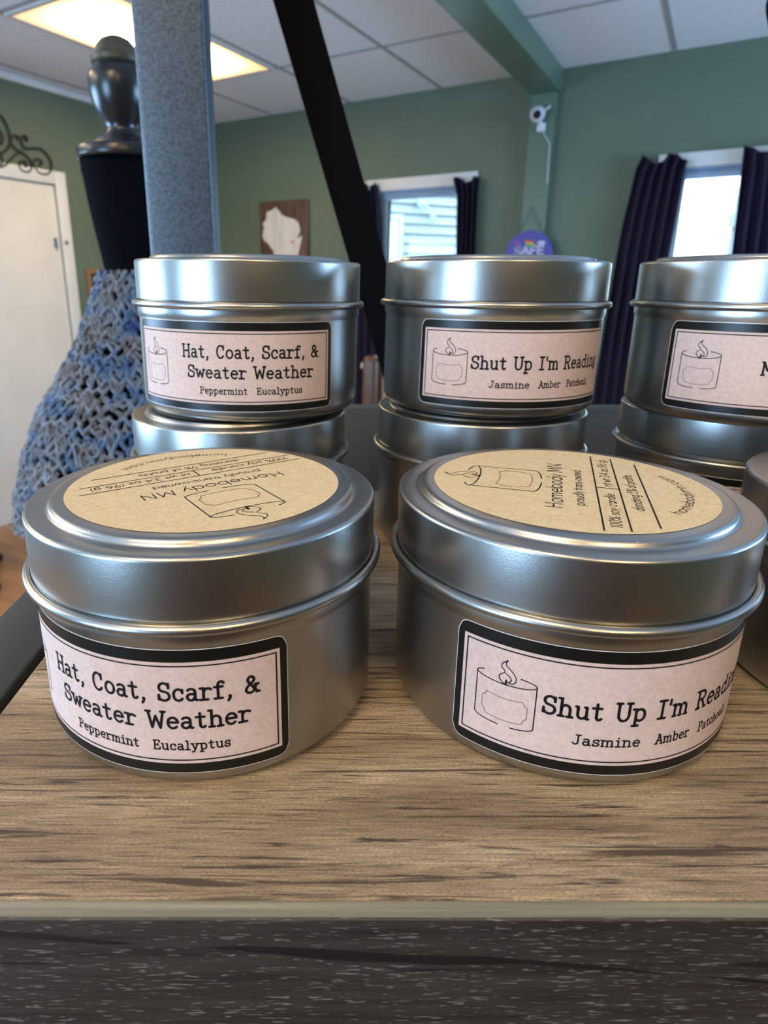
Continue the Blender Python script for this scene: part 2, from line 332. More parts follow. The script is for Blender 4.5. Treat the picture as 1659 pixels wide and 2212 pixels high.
SANS = {
 'H': (.80, [[(.12, 0), (.12, 1)], [(.64, 0), (.64, 1)], [(.12, .52), (.64, .52)]]), 'o': (.68, [arc(.34, .3, .26, .3, 0, 360, 18)]),
 'm': (.98, [[(.12, 0), (.12, .6)], arc(.30, .4, .18, .2, 180, 0, 8) + [(.48, 0)], arc(.66, .4, .18, .2, 180, 0, 8) + [(.84, 0)]]),
 'h': (.62, [[(.1, 0), (.1, 1)], arc(.3, .4, .2, .2, 180, 0, 8) + [(.5, 0)]]),
 'e': (.66, [[(.07, .3), (.59, .3)] + arc(.33, .3, .26, .3, 0, 320, 14)]), 'b': (.70, [[(.1, 1), (.1, 0)], arc(.36, .3, .26, .3, 0, 360, 18)]),
 'd': (.70, [[(.6, 1), (.6, 0)], arc(.34, .3, .26, .3, 0, 360, 18)]), 'y': (.56, [[(.06, .6), (.28, .04)], [(.5, .6), (.16, -.28)]]),
 'M': (.98, [[(.1, 0), (.18, 1), (.48, .2), (.78, 1), (.86, 0)]]), 'N': (.84, [[(.12, 0), (.12, 1), (.70, 0), (.70, 1)]]),
 'p': (.70, [[(.1, .6), (.1, -.28)], arc(.36, .3, .26, .3, 0, 360, 18)]), 'r': (.40, [[(.1, 0), (.1, .6)], arc(.28, .4, .18, .2, 180, 60, 6)]),
 'u': (.62, [[(.1, .6), (.1, .22)] + arc(.3, .22, .2, .22, 180, 360, 8) + [(.5, .6)], [(.5, .3), (.5, 0)]]), 'l': (.24, [[(.12, 1), (.12, 0)]]),
 't': (.36, [[(.17, .85), (.17, 0)], [(.03, .6), (.32, .6)]]), 'a': (.70, [[(.6, .6), (.6, 0)], arc(.34, .3, .26, .3, 0, 360, 18)]),
 'n': (.62, [[(.1, 0), (.1, .6)], arc(.3, .4, .2, .2, 180, 0, 8) + [(.5, 0)]]), 's': (.48, [arc(.24, .45, .14, .15, 30, 240, 8) + arc(.24, .15, .17, .15, 60, -150, 8)]),
 '-': (.40, [[(.06, .3), (.32, .3)]]), 'w': (.82, [[(.05, .6), (.22, 0), (.4, .6), (.58, 0), (.76, .6)]]), '1': (.40, [[(.1, .82), (.24, 1), (.24, 0)]]),
 '0': (.66, [arc(.33, .5, .25, .5, 0, 360, 18)]), '%': (.86, [arc(.2, .78, .14, .2, 0, 360, 12), arc(.64, .2, .14, .2, 0, 360, 12), [(.66, 1), (.2, 0)]]),
 'c': (.62, [arc(.34, .3, .26, .3, 45, 315, 12)]), '3': (.62, [arc(.3, .75, .2, .25, 150, -80, 10) + arc(.3, .25, .24, .26, 85, -150, 12)]),
 '.': (.26, [[(.1, .0), (.14, .0), (.14, .05)]]), '4': (.68, [[(.5, 0), (.5, 1), (.06, .26), (.62, .26)]]), 'z': (.54, [[(.06, .6), (.46, .6), (.06, 0), (.48, 0)]]),
 '(': (.36, [arc(.42, .4, .3, .65, 130, 230, 8)]), ')': (.36, [arc(-.06, .4, .3, .65, 50, -50, 8)]),
 '9': (.66, [arc(.32, .7, .24, .3, 0, 360, 16), [(.55, .62), (.26, 0)]]), '6': (.66, [arc(.32, .3, .24, .3, 0, 360, 16), [(.1, .4), (.4, 1)]]),
 'g': (.70, [[(.6, .6), (.6, -.08)] + arc(.35, -.08, .25, .2, 0, -150, 8), arc(.34, .3, .26, .3, 0, 360, 18)]), 'i': (.24, [[(.12, .6), (.12, 0)], [(.11, .8), (.13, .8), (.13, .83)]]),
 'f': (.38, [[(.14, 0), (.14, .8)] + arc(.28, .8, .14, .18, 180, 70, 5), [(.02, .6), (.32, .6)]]), '5': (.62, [[(.5, 1), (.18, 1), (.12, .58)] + arc(.28, .32, .25, .32, 115, -140, 12)]),
 'A': (.8, [[(.05, 0), (.4, 1), (.75, 0)], [(.18, .34), (.62, .34)]]), 'S': (.62, [arc(.32, .75, .22, .25, 30, 240, 10) + arc(.32, .25, .25, .25, 60, -150, 12)]),
 'F': (.6, [[(.1, 0), (.1, 1), (.52, 1)], [(.1, .52), (.46, .52)]]), 'E': (.62, [[(.54, 0), (.1, 0), (.1, 1), (.54, 1)], [(.1, .52), (.48, .52)]]), ' ': (.34, []),
}
def text_strokes(txt, face, x0, x1, y, cap, half=.11):
    G = TYPE if face == 'type' else SANS
    tot = sum(G[c][0] for c in txt); sx = (x1 - x0) / tot; out = []; x = x0
    for c in txt:
        g = G[c]
        for st in g[1]: out.append([(x + px * sx, y + py * cap) for px, py in st])
        if face == 'type':
            for sr in g[2]:
                h = sr[2] if len(sr) > 2 else half
                out.append([(x + (sr[0] - h) * sx, y + sr[1] * cap), (x + (sr[0] + h) * sx, y + sr[1] * cap)])
        x += g[0] * sx
    return out
def ribbons(mb, strokes, w, mp, step=.8, disc=8):
    for st in strokes:
        pts = []
        for a, b in zip(st[:-1], st[1:]):
            L = math.dist(a, b); k = max(1, int(math.ceil(L / step)))
            pts += [(a[0] + (b[0] - a[0]) * i / k, a[1] + (b[1] - a[1]) * i / k) for i in range(k)]
        pts.append(st[-1]); h = w / 2
        for a, b in zip(pts[:-1], pts[1:]):
            dx, dy = b[0] - a[0], b[1] - a[1]; L = math.hypot(dx, dy)
            if L < 1e-6: continue
            nx, ny = -dy / L * h, dx / L * h
            mb.add([mp(a[0] - nx, a[1] - ny), mp(b[0] - nx, b[1] - ny), mp(b[0] + nx, b[1] + ny), mp(a[0] + nx, a[1] + ny)], [(0, 1, 2, 3)])
        for p in pts: mb.add([mp(p[0] + h * math.cos(2 * math.pi * k / disc), p[1] + h * math.sin(2 * math.pi * k / disc)) for k in range(disc)], [tuple(range(disc))])
def flat_build(mb, name, material, parent):
    me = bpy.data.meshes.new(name); me.from_pydata(mb.v, [], mb.f); me.update(); me.materials.append(material)
    o = bpy.data.objects.new(name, me); COL.objects.link(o); o.parent = parent; return o

# candle drawing in millimetres, w wide, with its foot at (0, 0)
def candle_drawing(w, h, fl):
    e = w * .10
    body = [arc(w / 2, h, w / 2, e, 180, 360, 14), [(0, h), (0, .6)] + arc(w / 2, .6, w / 2, e, 180, 262, 8), arc(w / 2, .6, w / 2, e, 285, 360, 6) + [(w, h)],
            arc(w / 2, h, w / 2, e, 180, 140, 4), arc(w / 2, h, w / 2, e, 62, 0, 6)]
    cx = w * .5; s = fl
    flame = [[(cx + .06 * s, 0), (cx - .12 * s, .03 * s), (cx - .24 * s, .16 * s), (cx - .27 * s, .28 * s), (cx - .2 * s, .38 * s), (cx - .06 * s, .47 * s), (cx - .08 * s, .55 * s), (cx - .2 * s, .68 * s), (cx - .2 * s, .8 * s), (cx - .1 * s, .91 * s), (cx + .02 * s, 1.0 * s)],
             [(cx + .02 * s, 1.0 * s), (cx - .05 * s, .88 * s), (cx - .02 * s, .76 * s), (cx + .14 * s, .64 * s), (cx + .28 * s, .5 * s), (cx + .36 * s, .34 * s), (cx + .36 * s, .2 * s), (cx + .26 * s, .09 * s), (cx + .12 * s, .08 * s)],
             [(cx + .0 * s, .08 * s), (cx + .12 * s, .12 * s), (cx + .2 * s, .22 * s), (cx + .14 * s, .34 * s), (cx - .01 * s, .44 * s)]]
    flame = [[(x, y + h - e * .9) for x, y in st] for st in flame]
    wick = [[(cx, h - e), (cx + .01 * s, h - e + .2 * s)]]
    x0, x1, y0, y1, k = w * .12, w * .88, h * .16, h * .66, w * .075
    sag = lambda x: -e * .8 * math.sin(math.pi * x / w)
    fr = [(x0 + k, y1), (w / 2, y1), (x1 - k, y1), (x1 - k * .6, y1 - k), (x1, y1 - k * 1.4), (x1, (y0 + y1) / 2), (x1, y0 + k * 1.4), (x1 - k * .6, y0 + k), (x1 - k, y0), (w / 2, y0), (x0 + k, y0), (x0 + k * .6, y0 + k), (x0, y0 + k * 1.4), (x0, y1 - k * 1.4), (x0 + k * .6, y1 - k), (x0 + k, y1)]
    fr2 = []
    for a, b in zip(fr[:-1], fr[1:]):
        fr2 += [(a[0] + (b[0] - a[0]) * i / 4, a[1] + (b[1] - a[1]) * i / 4) for i in range(4)]
    fr2.append(fr[-1])
    return body, flame, wick, [[(x, y + sag(x)) for x, y in fr2]]

# ------------------------------------------------------------------ the rack the tins stand on
XL, XR, YF, YM, YB = -.0762, .86, .075, .283, .488
rack = thing('display_rack', 'black steel rack with brown laminate shelf, dark woodgrain front and rear boards', 'rack', (.38, .28, -SH))
rk = Vector((-.38, -.28, SH))
def rackpart(mb, name, material, smooth=35):
    mb.v = [(x + rk.x, y + rk.y, z + rk.z) for x, y, z in mb.v]
    return mb.build(name, material, rack, smooth)
M['rear'] = dark_wood('dark_rear_woodgrain', False)
q = MB(); q.box(XL, XR, YF + .0012, YM, -.018, 0, .0004, 1); tag(rackpart(q, 'shelf_board', M['brown']), 'brown streaked laminate board')
q = MB(); q.box(XL, XR, YF, YF + .0012, -.0024, 0, .0003, 2); tag(rackpart(q, 'edge_band', M['edge']), 'thin beige edge strip')
q = MB(); q.box(XL, XR, YF, YF + .0012, -.062, -.0026, .0003, 1); q.box(XL, XR, YF + .0012, YF + .016, -.062, -.0185)
tag(rackpart(q, 'front_board', M['dark']), 'dark grey woodgrain front board')
q = MB(); q.box(XL, XR, YM + .0005, YB, -.018, -.0002, .0006, 2); tag(rackpart(q, 'rear_board', M['rear']), 'dark woodgrain rear board')
q = MB(); q.box(-.0986, -.0789, YF - .01, YB + .02, -.03, 0, .0008, 3); rackpart(q, 'side_rail', M['rail'])
q = MB(); q.box(XR + .003, XR + .0227, YF - .01, YB + .02, -.03, 0, .0008, 3); rackpart(q, 'side_rail', M['rail'])
q = MB(); q.box(-.0789, XR + .003, YB + .001, YB + .02, -.03, -.0004, .0008, 2); rackpart(q, 'rear_rail', M['rail'])
q = MB(); q.box(-.0945, XR + .018, YF + .03, YF + .05, -.05, -.031); rackpart(q, 'front_rail', M['rail'])
def upright(x0, x1): 
    q = MB(); q.box(x0, x1, .42, .444, .0003, .80, .0028, 4); rackpart(q, 'post', M['post'])
upright(-.1152, -.0738); upright(.83, .874)
for x in (-.0985, XR + .0035):
    for y in (.10, .44):
        q = MB(); q.box(x, x + .019, y, y + .019, -SH, -.0305, .001, 2); rackpart(q, 'leg', M['rail'])
def brace(x0, z0, x1, z1, w, y0=.500, y1=.505, rnd=False):
    a, b = Vector((x0, 0, z0)), Vector((x1, 0, z1)); d = (b - a).normalized(); nrm = Vector((-d.z, 0, d.x)) * w / 2
    pts = [a + nrm, b + nrm] + ([b + d * (w / 2 * math.sin(R(t))) + nrm * math.cos(R(t)) for t in range(20, 180, 20)] if rnd else []) + [b - nrm, a - nrm]
    q = MB(); q.prism([(p.x, p.z) for p in pts], y0, y1); rackpart(q, 'brace', M['black'], 0)
brace(.0605, .003, -.150, .664, .0262)
brace(.423, .003, .3085, .2765, .0262, rnd=True)
q = MB(); q.box(-.1155, XR + .012, .425, .44, .78, .80, .001); rackpart(q, 'top_rail', M['rail'])

# ------------------------------------------------------------------ candle tins (millimetres in, metres out)
mm = .001
def arcp(cx, cz, r, a0, a1, n=8): return [(cx + r * math.cos(R(a0 + (a1 - a0) * i / n)), cz + r * math.sin(R(a0 + (a1 - a0) * i / n))) for i in range(n + 1)]
body_prof = [(0, .7), (32.6, .7), (33.2, .2), (33.9, 0)] + arcp(34.2, 3.8, 3.8, -86, 0, 9) + [(38.0, 15), (38.0, 30.9), (38.05, 31.4), (38.4, 32.2), (38.45, 33.6), (38.4, 34.4)] + arcp(39.05, 35.5, 1.12, -110, 140, 14) + [(37.6, 36.2), (37.6, 40), (36.9, 40), (36.9, 35)]
lid_prof = [(37.9, 40), (37.95, 36.95), (38.2, 36.7), (38.5, 36.9), (38.5, 40), (38.5, 48.3)] + arcp(37.6, 48.3, .9, 0, 90, 6) + [(36.0, 49.14), (34.6, 49.10), (34.1, 49.12), (33.75, 49.3), (33.5, 49.75), (33.3, 50.2), (32.9, 50.48), (32.4, 50.58), (31.4, 50.6), (0, 50.6)]
RL, HW, HH, Z0 = 38.0, 73.5, 27.0, 3.9          # body radius, label width and height, label foot above the tin's foot
def cylmap(off):
    def f(x, y):
        a = (x - HW / 2) / RL; r = (RL + off) * mm
        return (r * math.sin(a), -r * math.cos(a), (Z0 + y) * mm)
    return f
def cyl_panel(mb, x0, x1, y0, y1, rad, off, n=64):
    mp = cylmap(off); top, bot = [], []
    for i in range(n + 1):
        x = x0 + (x1 - x0) * i / n; c = 0
        for e in (x - x0, x1 - x):
            if e < rad: c = rad - math.sqrt(max(0, rad * rad - (rad - e) ** 2))
        top.append((x, y1 - c)); bot.append((x, y0 + c))
    vs = [mp(*p) for p in bot] + [mp(*p) for p in top]
    mb.add(vs, [(i, i + 1, n + 2 + i, n + 1 + i) for i in range(n)])
LINES = {'winter': [('Hat, Coat, Scarf, &', 23.2, 67.8, 16.4, 3.75, .56), ('Sweater Weather', 24.8, 66.0, 10.3, 3.6, .56), ('Peppermint', 29.0, 44.2, 5.4, 2.0, .33), ('Eucalyptus', 46.9, 61.8, 5.4, 2.0, .33)],
         'quiet': [("Shut Up I'm Reading", 17.7, 67.5, 12.4, 3.85, .58), ('Jasmine', 23.7, 36.6, 6.6, 2.1, .34), ('Amber', 39.6, 47.8, 6.6, 2.1, .34), ('Patchouli', 50.3, 61.6, 6.6, 2.1, .34)],
         'third': [('M', 27.3, 30.4, 12.4, 3.75, .56)]}
SIDE = {}
protos = {}
def make_tin(kind):
    t = bpy.data.objects.new('candle_tin', None); COL.objects.link(t); t.empty_display_size = .03
    q = MB(); q.lathe([(r * mm, z * mm) for r, z in body_prof], 160, caps=False); q.build('tin_body', M['tin'], t, 40)
    q = MB(); q.lathe([(r * mm, z * mm) for r, z in lid_prof], 160, caps=False); lid = q.build('lid', M['tin'], t, 40)
    lid.rotation_euler = (0, 0, .4)
    q = MB(); cyl_panel(q, 0, HW, 0, HH, 2.4, .07, 110); lb = tag(flat_build(q, 'side_label', M['inkback'], t), 'black bordered side label')
    q = MB(); cyl_panel(q, -.13, HW + .13, -.13, HH + .13, 2.5, .04, 110); flat_build(q, 'label_cut_edge', M['edgewhite'], lb)
    q = MB(); cyl_panel(q, 1.5, HW - 1.5, 2.2, HH - 2.5, .01, .12); flat_build(q, 'label_paper', M['pink'], lb)
    mp = cylmap(.16)
    q = MB(); ribbons(q, [[(2.3, 3.0), (HW - 2.3, 3.0), (HW - 2.3, HH - 3.3), (2.3, HH - 3.3), (2.3, 3.0)]], .30, mp, 1.0); flat_build(q, 'border_line', M['ink'], lb)
    q = MB()
    for tx, x0, x1, y, cap, w in LINES[kind]: ribbons(q, text_strokes(tx, 'type', x0, x1, y, cap), w, mp, .8)
    tag(flat_build(q, 'lettering', M['ink'], lb), 'black typewriter lettering')
    bd, fl, wk, fr = candle_drawing(11.7, 10.0, 5.3); sh = lambda S, dx=4.9, dy=7.3: [[(x + dx, y + dy) for x, y in s] for s in S]
    q = MB(); ribbons(q, sh(bd), .24, mp, 1, 6); ribbons(q, sh(fl), .22, mp, 1, 6); ribbons(q, sh(wk), .4, mp, 1, 6)
    cd = flat_build(q, 'candle_drawing', M['ink'], lb)
    q = MB(); ribbons(q, sh(fr), .2, mp, 1, 6); flat_build(q, 'drawn_label_outline', M['inkgrey'], lb)
    # round kraft sticker on the lid
    st = MB(); zt = 50.6
    n_ = 120; st.add([(0, 0, (zt + .08) * mm)] + [(30.3 * mm * math.cos(2 * math.pi * i / n_), 30.3 * mm * math.sin(2 * math.pi * i / n_), (zt + .08) * mm) for i in range(n_)], [(0, i + 1, (i + 1) % n_ + 1) for i in range(n_)])
    stk = tag(flat_build(st, 'round_sticker', M['kraft'], t), 'round kraft paper sticker')
    fm = lambda x, y: (x * mm, y * mm, (zt + .13) * mm)
    q = MB()
    ribbons(q, text_strokes('Homebody MN', 'sans', -18.2, 16.2, 1.4, 3.4), .30, fm, 3)
    ribbons(q, text_strokes('proudly trans-owned', 'sans', -15, 11.8, -2.9, 2.1), .22, fm, 3)
    ribbons(q, text_strokes('100% soy candle', 'sans', -26, -4.8, -9.2, 2.1), .22, fm, 3)
    ribbons(q, text_strokes('nt wt 3.4 oz (96 g)', 'sans', .6, 23.8, -9.2, 2.1), .22, fm, 3)
    ribbons(q, text_strokes('donating 5% of profits', 'sans', -14.5, 11.5, -14.2, 2.1), .22, fm, 3)
    rr = 25.2
    bent = lambda x, y: (lambda a, r: (r * math.sin(a) * mm, -r * math.cos(a) * mm, (zt + .13) * mm))(x / rr, rr - y)
    ribbons(q, text_strokes('homebodymn.com', 'sans', -15.6, 14.6, 0, 2.3), .22, bent, 2)
    tag(flat_build(q, 'sticker_lettering', M['ink'], stk), 'thin black lettering')
    q = MB(); ribbons(q, [[(-28.2, -5.8), (26.6, -5.8)], [(-27.2, -10.6), (25.4, -10.6)], [(-23.8, -15.9), (21.6, -15.9)], [(-.9, -5.8), (-.9, -10.6)]], .34, fm, 60); flat_build(q, 'sticker_rule_line', M['ink'], stk)
    bd, fl, wk, fr = candle_drawing(16.6, 14.6, 8.2); sh = lambda S, dx=-8.6, dy=6.9: [[(x + dx, y + dy) for x, y in s] for s in S]
    q = MB(); ribbons(q, sh(bd), .30, fm, 5); ribbons(q, sh(fl), .22, fm, 5); ribbons(q, sh(wk), .6, fm, 5); flat_build(q, 'sticker_candle_drawing', M['ink'], stk)
    q = MB(); ribbons(q, sh(fr), .26, fm, 5); flat_build(q, 'sticker_drawn_label_outline', M['inksoft'], stk)
    return t
def put_tin(kind, x, y, z, theta, sticker, label, group, tilt=0, lift=0):
    if kind in protos: t = copy_tree(protos[kind])
    else: t = protos[kind] = make_tin(kind)
    t.location = (x, y, z); t.rotation_euler = (0, R(tilt), R(theta)); tag(t, label, 'candle tin', group)
    for ch in t.children:
        if ch.name.startswith('round_sticker'): ch.rotation_euler = (0, 0, R(sticker - theta)); ch.location = (0, 0, lift)
        if ch.name.startswith('lid'): ch.location = (0, 0, lift)
    return t
HT = .0522
FR, BL, BU = 'candle tins in the front row', 'candle tins at the foot of the back row stacks', 'candle tins on top of the back row stacks'
put_tin('winter', -.0289, .1373, 0, -23.3, -146.6, 'front row silver candle tin whose pink label has two big lines of lettering', FR)
put_tin('quiet', .0540, .1368, 0, 7.0, 71.2, 'front row silver candle tin whose pink label has one big line of lettering', FR)
put_tin('winter', -.0339, .2292, 0, 30, 10, 'silver candle tin at the foot of the left stack in the back row', BL, lift=.0010)
put_tin('quiet', .0561, .2369, 0, 35, 40, 'silver candle tin at the foot of the middle stack in the back row', BL, lift=.0010)
put_tin('third', .1524, .2371, 0, 2, 80, 'silver candle tin at the foot of the right stack in the back row', BL, lift=.0010)
put_tin('winter', -.0296, .2310, HT, -6.2, 30, 'silver candle tin on top of the left stack in the back row', BU, tilt=.8)
put_tin('quiet', .0574, .2358, HT, 7.4, 100, 'silver candle tin on top of the middle stack in the back row', BU, tilt=.45)
put_tin('third', .1447, .2206, HT, -13.6, -40, 'silver candle tin on top of the right stack in the back row, cut off', BU)
put_tin('third', .1415, .1385, 0, 40, 20, 'silver candle tin in the front row, cut off by the right edge of the photo', FR)

# ------------------------------------------------------------------ room shell
def room_thing(name, label, cat, u, v, z, group=None, kind=None): return thing(name, label, cat, W(u, v, z), RZ, group, kind)
def room_struct(name, mb, material, smooth=0, parent=None):
    o = mb.build(name, material, parent, smooth); o.rotation_euler = (0, 0, RZ) if not parent else (0, 0, 0)
    if not parent: o.location = P0
    o['kind'] = 'structure'; return o
# local coordinates of room meshes: x = u, y = -v
def wall_with_holes(name, axis, length, holes, material):
    """axis 'u': wall along u at v=0 or v=RV ; axis 'v': wall along v at u=0 or u=RU"""
    which, pos = axis; t = .14; q = MB()
    def slab(a0, a1, z0, z1):
        if a1 - a0 < 1e-4 or z1 - z0 < 1e-4: return
        if which == 'u':
            y = (0, t) if pos == 0 else (-pos - t, -pos); q.box(a0, a1, y[0], y[1], z0, z1)
        else:
            x = (-t, 0) if pos == 0 else (pos, pos + t); q.box(x[0], x[1], -a1, -a0, z0, z1)
    a = 0
    for h0, h1, z0, z1 in sorted(holes):
        slab(a, h0, ZF, ZC); slab(h0, h1, ZF, z0); slab(h0, h1, z1, ZC); a = h1
    slab(a, length, ZF, ZC)
    return room_struct(name, q, material)
W1 = (1.60, 2.18, -.40, .675); W2 = (3.34, 4.30, -.40, .675)
wall_with_holes('wall_back', ('u', 0), RU, [W1, W2], M['green'])
DOOR = (1.275, 2.08, ZF, .668)
wall_with_holes('wall_left', ('v', 0), RV, [DOOR, (3.9, 5.9, -.45, .65)], M['green'])  # unseen opening beyond the door is added for an area lamp
wall_with_holes('wall_front', ('u', RV), RU, [(2.25, 3.25, -.4, .7)], M['green'])  # opening added behind the camera for an area lamp
wall_with_holes('wall_right', ('v', RU), RV, [(.8, 2.2, -.45, .65)], M['green'])  # opening added out of view, holds the right-hand area lamp
q = MB(); q.box(-.14, RU + .14, -RV - .14, .14, ZF - .1, ZF); room_struct('floor', q, M['floor'])
q = MB(); q.box(-.14, RU + .14, -RV - .14, .14, ZC, ZC + .1); room_struct('ceiling', q, M['tile'])
# suspended ceiling grid
q = MB(); us = [.12 + .625 * k for k in range(11)]; vs_ = [.805 + 1.22 * k for k in range(5)]
for u in us:
    if 0 < u < RU: q.box(u - .011, u + .011, -RV, 0, ZC - .003, ZC)
for v in vs_:
    for a, b in zip([0] + us, us + [RU]):
        if b > a + .03: q.box(a + .0112, b - .0112, -v - .011, -v + .011, ZC - .003, ZC)
room_struct('trim_1', q, M['grid'])
# crown strip on the left wall, and baseboards
q = MB(); q.box(0, .028, -RV, 0, ZC - .040, ZC - .0035); room_struct('trim_2', q, M['trim'])
q = MB(); q.box(0, .015, -1.19, 0, ZF, ZF + .09); q.box(0, .015, -RV, -2.17, ZF, ZF + .09); room_struct('baseboard_left', q, M['trim'])
q = MB(); q.box(.016, RU, -.015, 0, ZF, ZF + .09); room_struct('baseboard_back', q, M['trim'])
# green ceiling beam and the pilaster under it
q = MB(); q.box(2.545, 2.705, -RV, 0, ZC - .118, ZC - .0035, .003, 1); room_struct('trim_3', q, M['beam'])
q = MB(); q.box(2.553, 2.69, -.055, 0, ZF + .09, ZC - .118, .003, 1); room_struct('trim_4', q, M['beam'])

# troffers
def troffer(u, v, label, group='ceiling light panels'):
    t = room_thing('ceiling_light', label, 'ceiling light', u, v, ZC - .004, group)
    a, b = .296, .594
    q = MB()
    for x0, x1, y0, y1 in ((-a, a, -b, -b + .022), (-a, a, b - .022, b), (-a, -a + .022, -b + .022, b - .022), (a - .022, a, -b + .022, b - .022)): q.box(x0, x1, y0, y1, -.010, 0)
    q.build('light_frame', M['trim'], t, 0)
    q = MB(); q.box(-a + .023, a - .023, -b + .023, b - .023, -.007, -.001); q.build('diffuser', M['diff'], t, 0)
troffer(1.0575, 1.415, 'glowing warm rectangular ceiling panel behind the black newel-shaped finial')
for u, v in ((4.8075, 5.075), (3.5575, 5.075), (1.0575, 3.855), (1.0575, 5.075)): troffer(u, v, 'warm rectangular ceiling panel added out of view to light the tins and room')  # unseen panels added to brighten the foreground and the left wall

# door in the left wall, casing, knob, latch, hinge
d = thing('door_1', 'white flat door in the left wall with brass knob', 'door', W(0, 2.08, ZF), RZ, None, 'structure')
L0 = 2.08 - 1.275
q = MB(); q.box(-.05, -.006, .0012, L0 - .0012, .008, .668 - ZF - .004, .002); q.build('door_leaf', M['white'], d, 0)
q = MB()
q.box(0, .018, L0, L0 + .075, 0, .668 - ZF + .075, .004, 2); q.box(0, .018, -.075, 0, 0, .668 - ZF + .075, .004, 2); q.box(0, .018, 0, L0, .668 - ZF, .668 - ZF + .075, .004, 2)
q.box(-.10, 0, L0, L0 + .012, 0, .668 - ZF); q.box(-.10, 0, -.012, 0, 0, .668 - ZF); q.box(-.10, 0, 0, L0, .668 - ZF, .68 - ZF)
q.build('door_casing', M['trim'], d, 30)
kz = -.468 - ZF; ky = 2.08 - 1.37
q = MB(); pr = [(0, 0), (.032, 0), (.032, .006), (.012, .010), (.011, .03), (.024, .042), (.028, .055), (.024, .068), (.0, .074)]
m_ = MB(); m_.lathe(pr, 24, caps=False); q.add([(-.012 + z, ky + x, kz + y) for x, y, z in m_.v], m_.f); q.build('door_knob', M['brass'], d, 40)
q = MB(); q.box(-.012, -.004, L0 - .05, L0 - .022, .30 - ZF, .36 - ZF, .002); q.box(.018, .03, L0 + .012, L0 + .03, .325 - ZF, .345 - ZF, .002); q.tube([(0, L0 - .036, .285 - ZF), (.006, L0 - .03, .30 - ZF), (.006, L0 - .03, .365 - ZF)], .004); q.build('door_latch', M['chrome'], d, 30)

# windows
def window(name, label, hole, blind=True):
    u0, u1, z0, z1 = hole; w = u1 - u0; h = z1 - z0
    t = thing(name, label, 'window', W(u0, 0, z0), RZ, None, 'structure'); f = .035
    q = MB()
    for a in ((0, f, 0, h), (w - f, w, 0, h), (f, w - f, 0, f), (f, w - f, h - f, h), (f, w - f, h * .5 - .02, h * .5 + .02)): q.box(a[0], a[1], .05, .10, a[2], a[3], .004, 2)
    q.build('window_frame', M['vinyl'], t, 30)
    q = MB(); q.box(f, w - f, .07, .076, f, h * .5 - .02); q.box(f, w - f, .07, .076, h * .5 + .02, h - f); q.build('window_pane', M['glass'], t, 0)
    q = MB(); q.box(-.10, w + .08, -.022, 0, h - .01, h + .062, .003, 2); q.box(-.07, 0, -.018, 0, -.05, h - .0105, .003, 2); q.box(w, w + .06, -.018, 0, -.05, h - .0105, .003, 2); q.box(-.1, w + .08, -.05, 0, -.09, -.05, .004, 2)
    q.build('window_casing', M['trim'], t, 30)
    if blind:
        q = MB(); q.box(.004, w - .004, .004, .036, h - .022, h - .001, .003, 2)
        for k in range(3): q.box(.006, w - .006, .006, .034, h - .026 - k * .013 - .010, h - .026 - k * .013, .003, 2)
        q.build('raised_blind', M['blind'], t, 30)
    return t
window('window_1', 'window with white siding of the next house outside', W1)
window('window_2', 'bright window between purple curtains at the right', W2)

def curtain(label, rows, seedv, folds=7):
    """rows: (z, u0, u1); hangs 4-8 cm in front of the wall"""
    zt, zb = rows[0][0], rows[-1][0]; nz, nu = 46, 70; rnd = random.Random(seedv); ph = [rnd.uniform(0, 6.3) for _ in range(4)]
    uc = (rows[0][1] + rows[0][2]) / 2
    t = []
    def lerp(z):
        for (za, a0, a1), (zb_, b0, b1) in zip(rows[:-1], rows[1:]):
            if zb_ <= z <= za: k = (za - z) / (za - zb_); return a0 + (b0 - a0) * k, a1 + (b1 - a1) * k
        return rows[-1][1:]
    vs = []
    for side in (0, 1):
        for i in range(nz + 1):
            for j in range(nu + 1):
                s = j / nu; z = zt - (zt - zb) * (i / nz)
                u0, u1 = lerp(z); 
                if i < 3: z += .018 * math.sin(s * 9 + ph[0]) * (1 - i / 3) - .018 * (1 - i / 3) * abs(math.sin(s * 5 + ph[1]))
                amp = .014 + .008 * (1 - i / nz)
                dv = amp * math.sin(s * folds * 2 * math.pi + ph[2] + .5 * math.sin(i * .12)) + .004 * math.sin(s * 31 + i * .2 + ph[3])
                vs.append((u0 + (u1 - u0) * s - uc, -(.055 + dv) + side * .0025, z - zt))
    n = (nz + 1) * (nu + 1); fs = []
    for i in range(nz):
        for j in range(nu):
            a = i * (nu + 1) + j; fs.append((a, a + nu + 1, a + nu + 2, a + 1)); b = a + n; fs.append((b, b + 1, b + nu + 2, b + nu + 1))
    for i in range(nz):
        a = i * (nu + 1); fs.append((a, a + n, a + n + nu + 1, a + nu + 1)); a += nu; fs.append((a, a + nu + 1, a + n + nu + 1, a + n))
    for j in range(nu): fs.append((j, j + 1, j + 1 + n, j + n)); b = nz * (nu + 1) + j; fs.append((b, b + n, b + n + 1, b + 1))
    q = MB(); q.add(vs, fs); o = q.build('curtain', M['curtain'], None, 60); o.location = W(uc, 0, zt); o.rotation_euler = (0, 0, RZ)
    tag(o, label, 'curtain', 'dark purple curtains')
curtain('dark purple curtain at the left side of the siding-view window, partly behind the black brace', [(.705, 1.50, 1.605), (.50, 1.49, 1.635), (0, 1.46, 1.67), (-.85, 1.43, 1.72)], 1, 4)
curtain('narrow dark curtain at the right side of the siding-view window', [(.70, 2.125, 2.285), (.60, 2.155, 2.28), (.27, 2.17, 2.29), (-.75, 2.18, 2.32)], 2, 4)
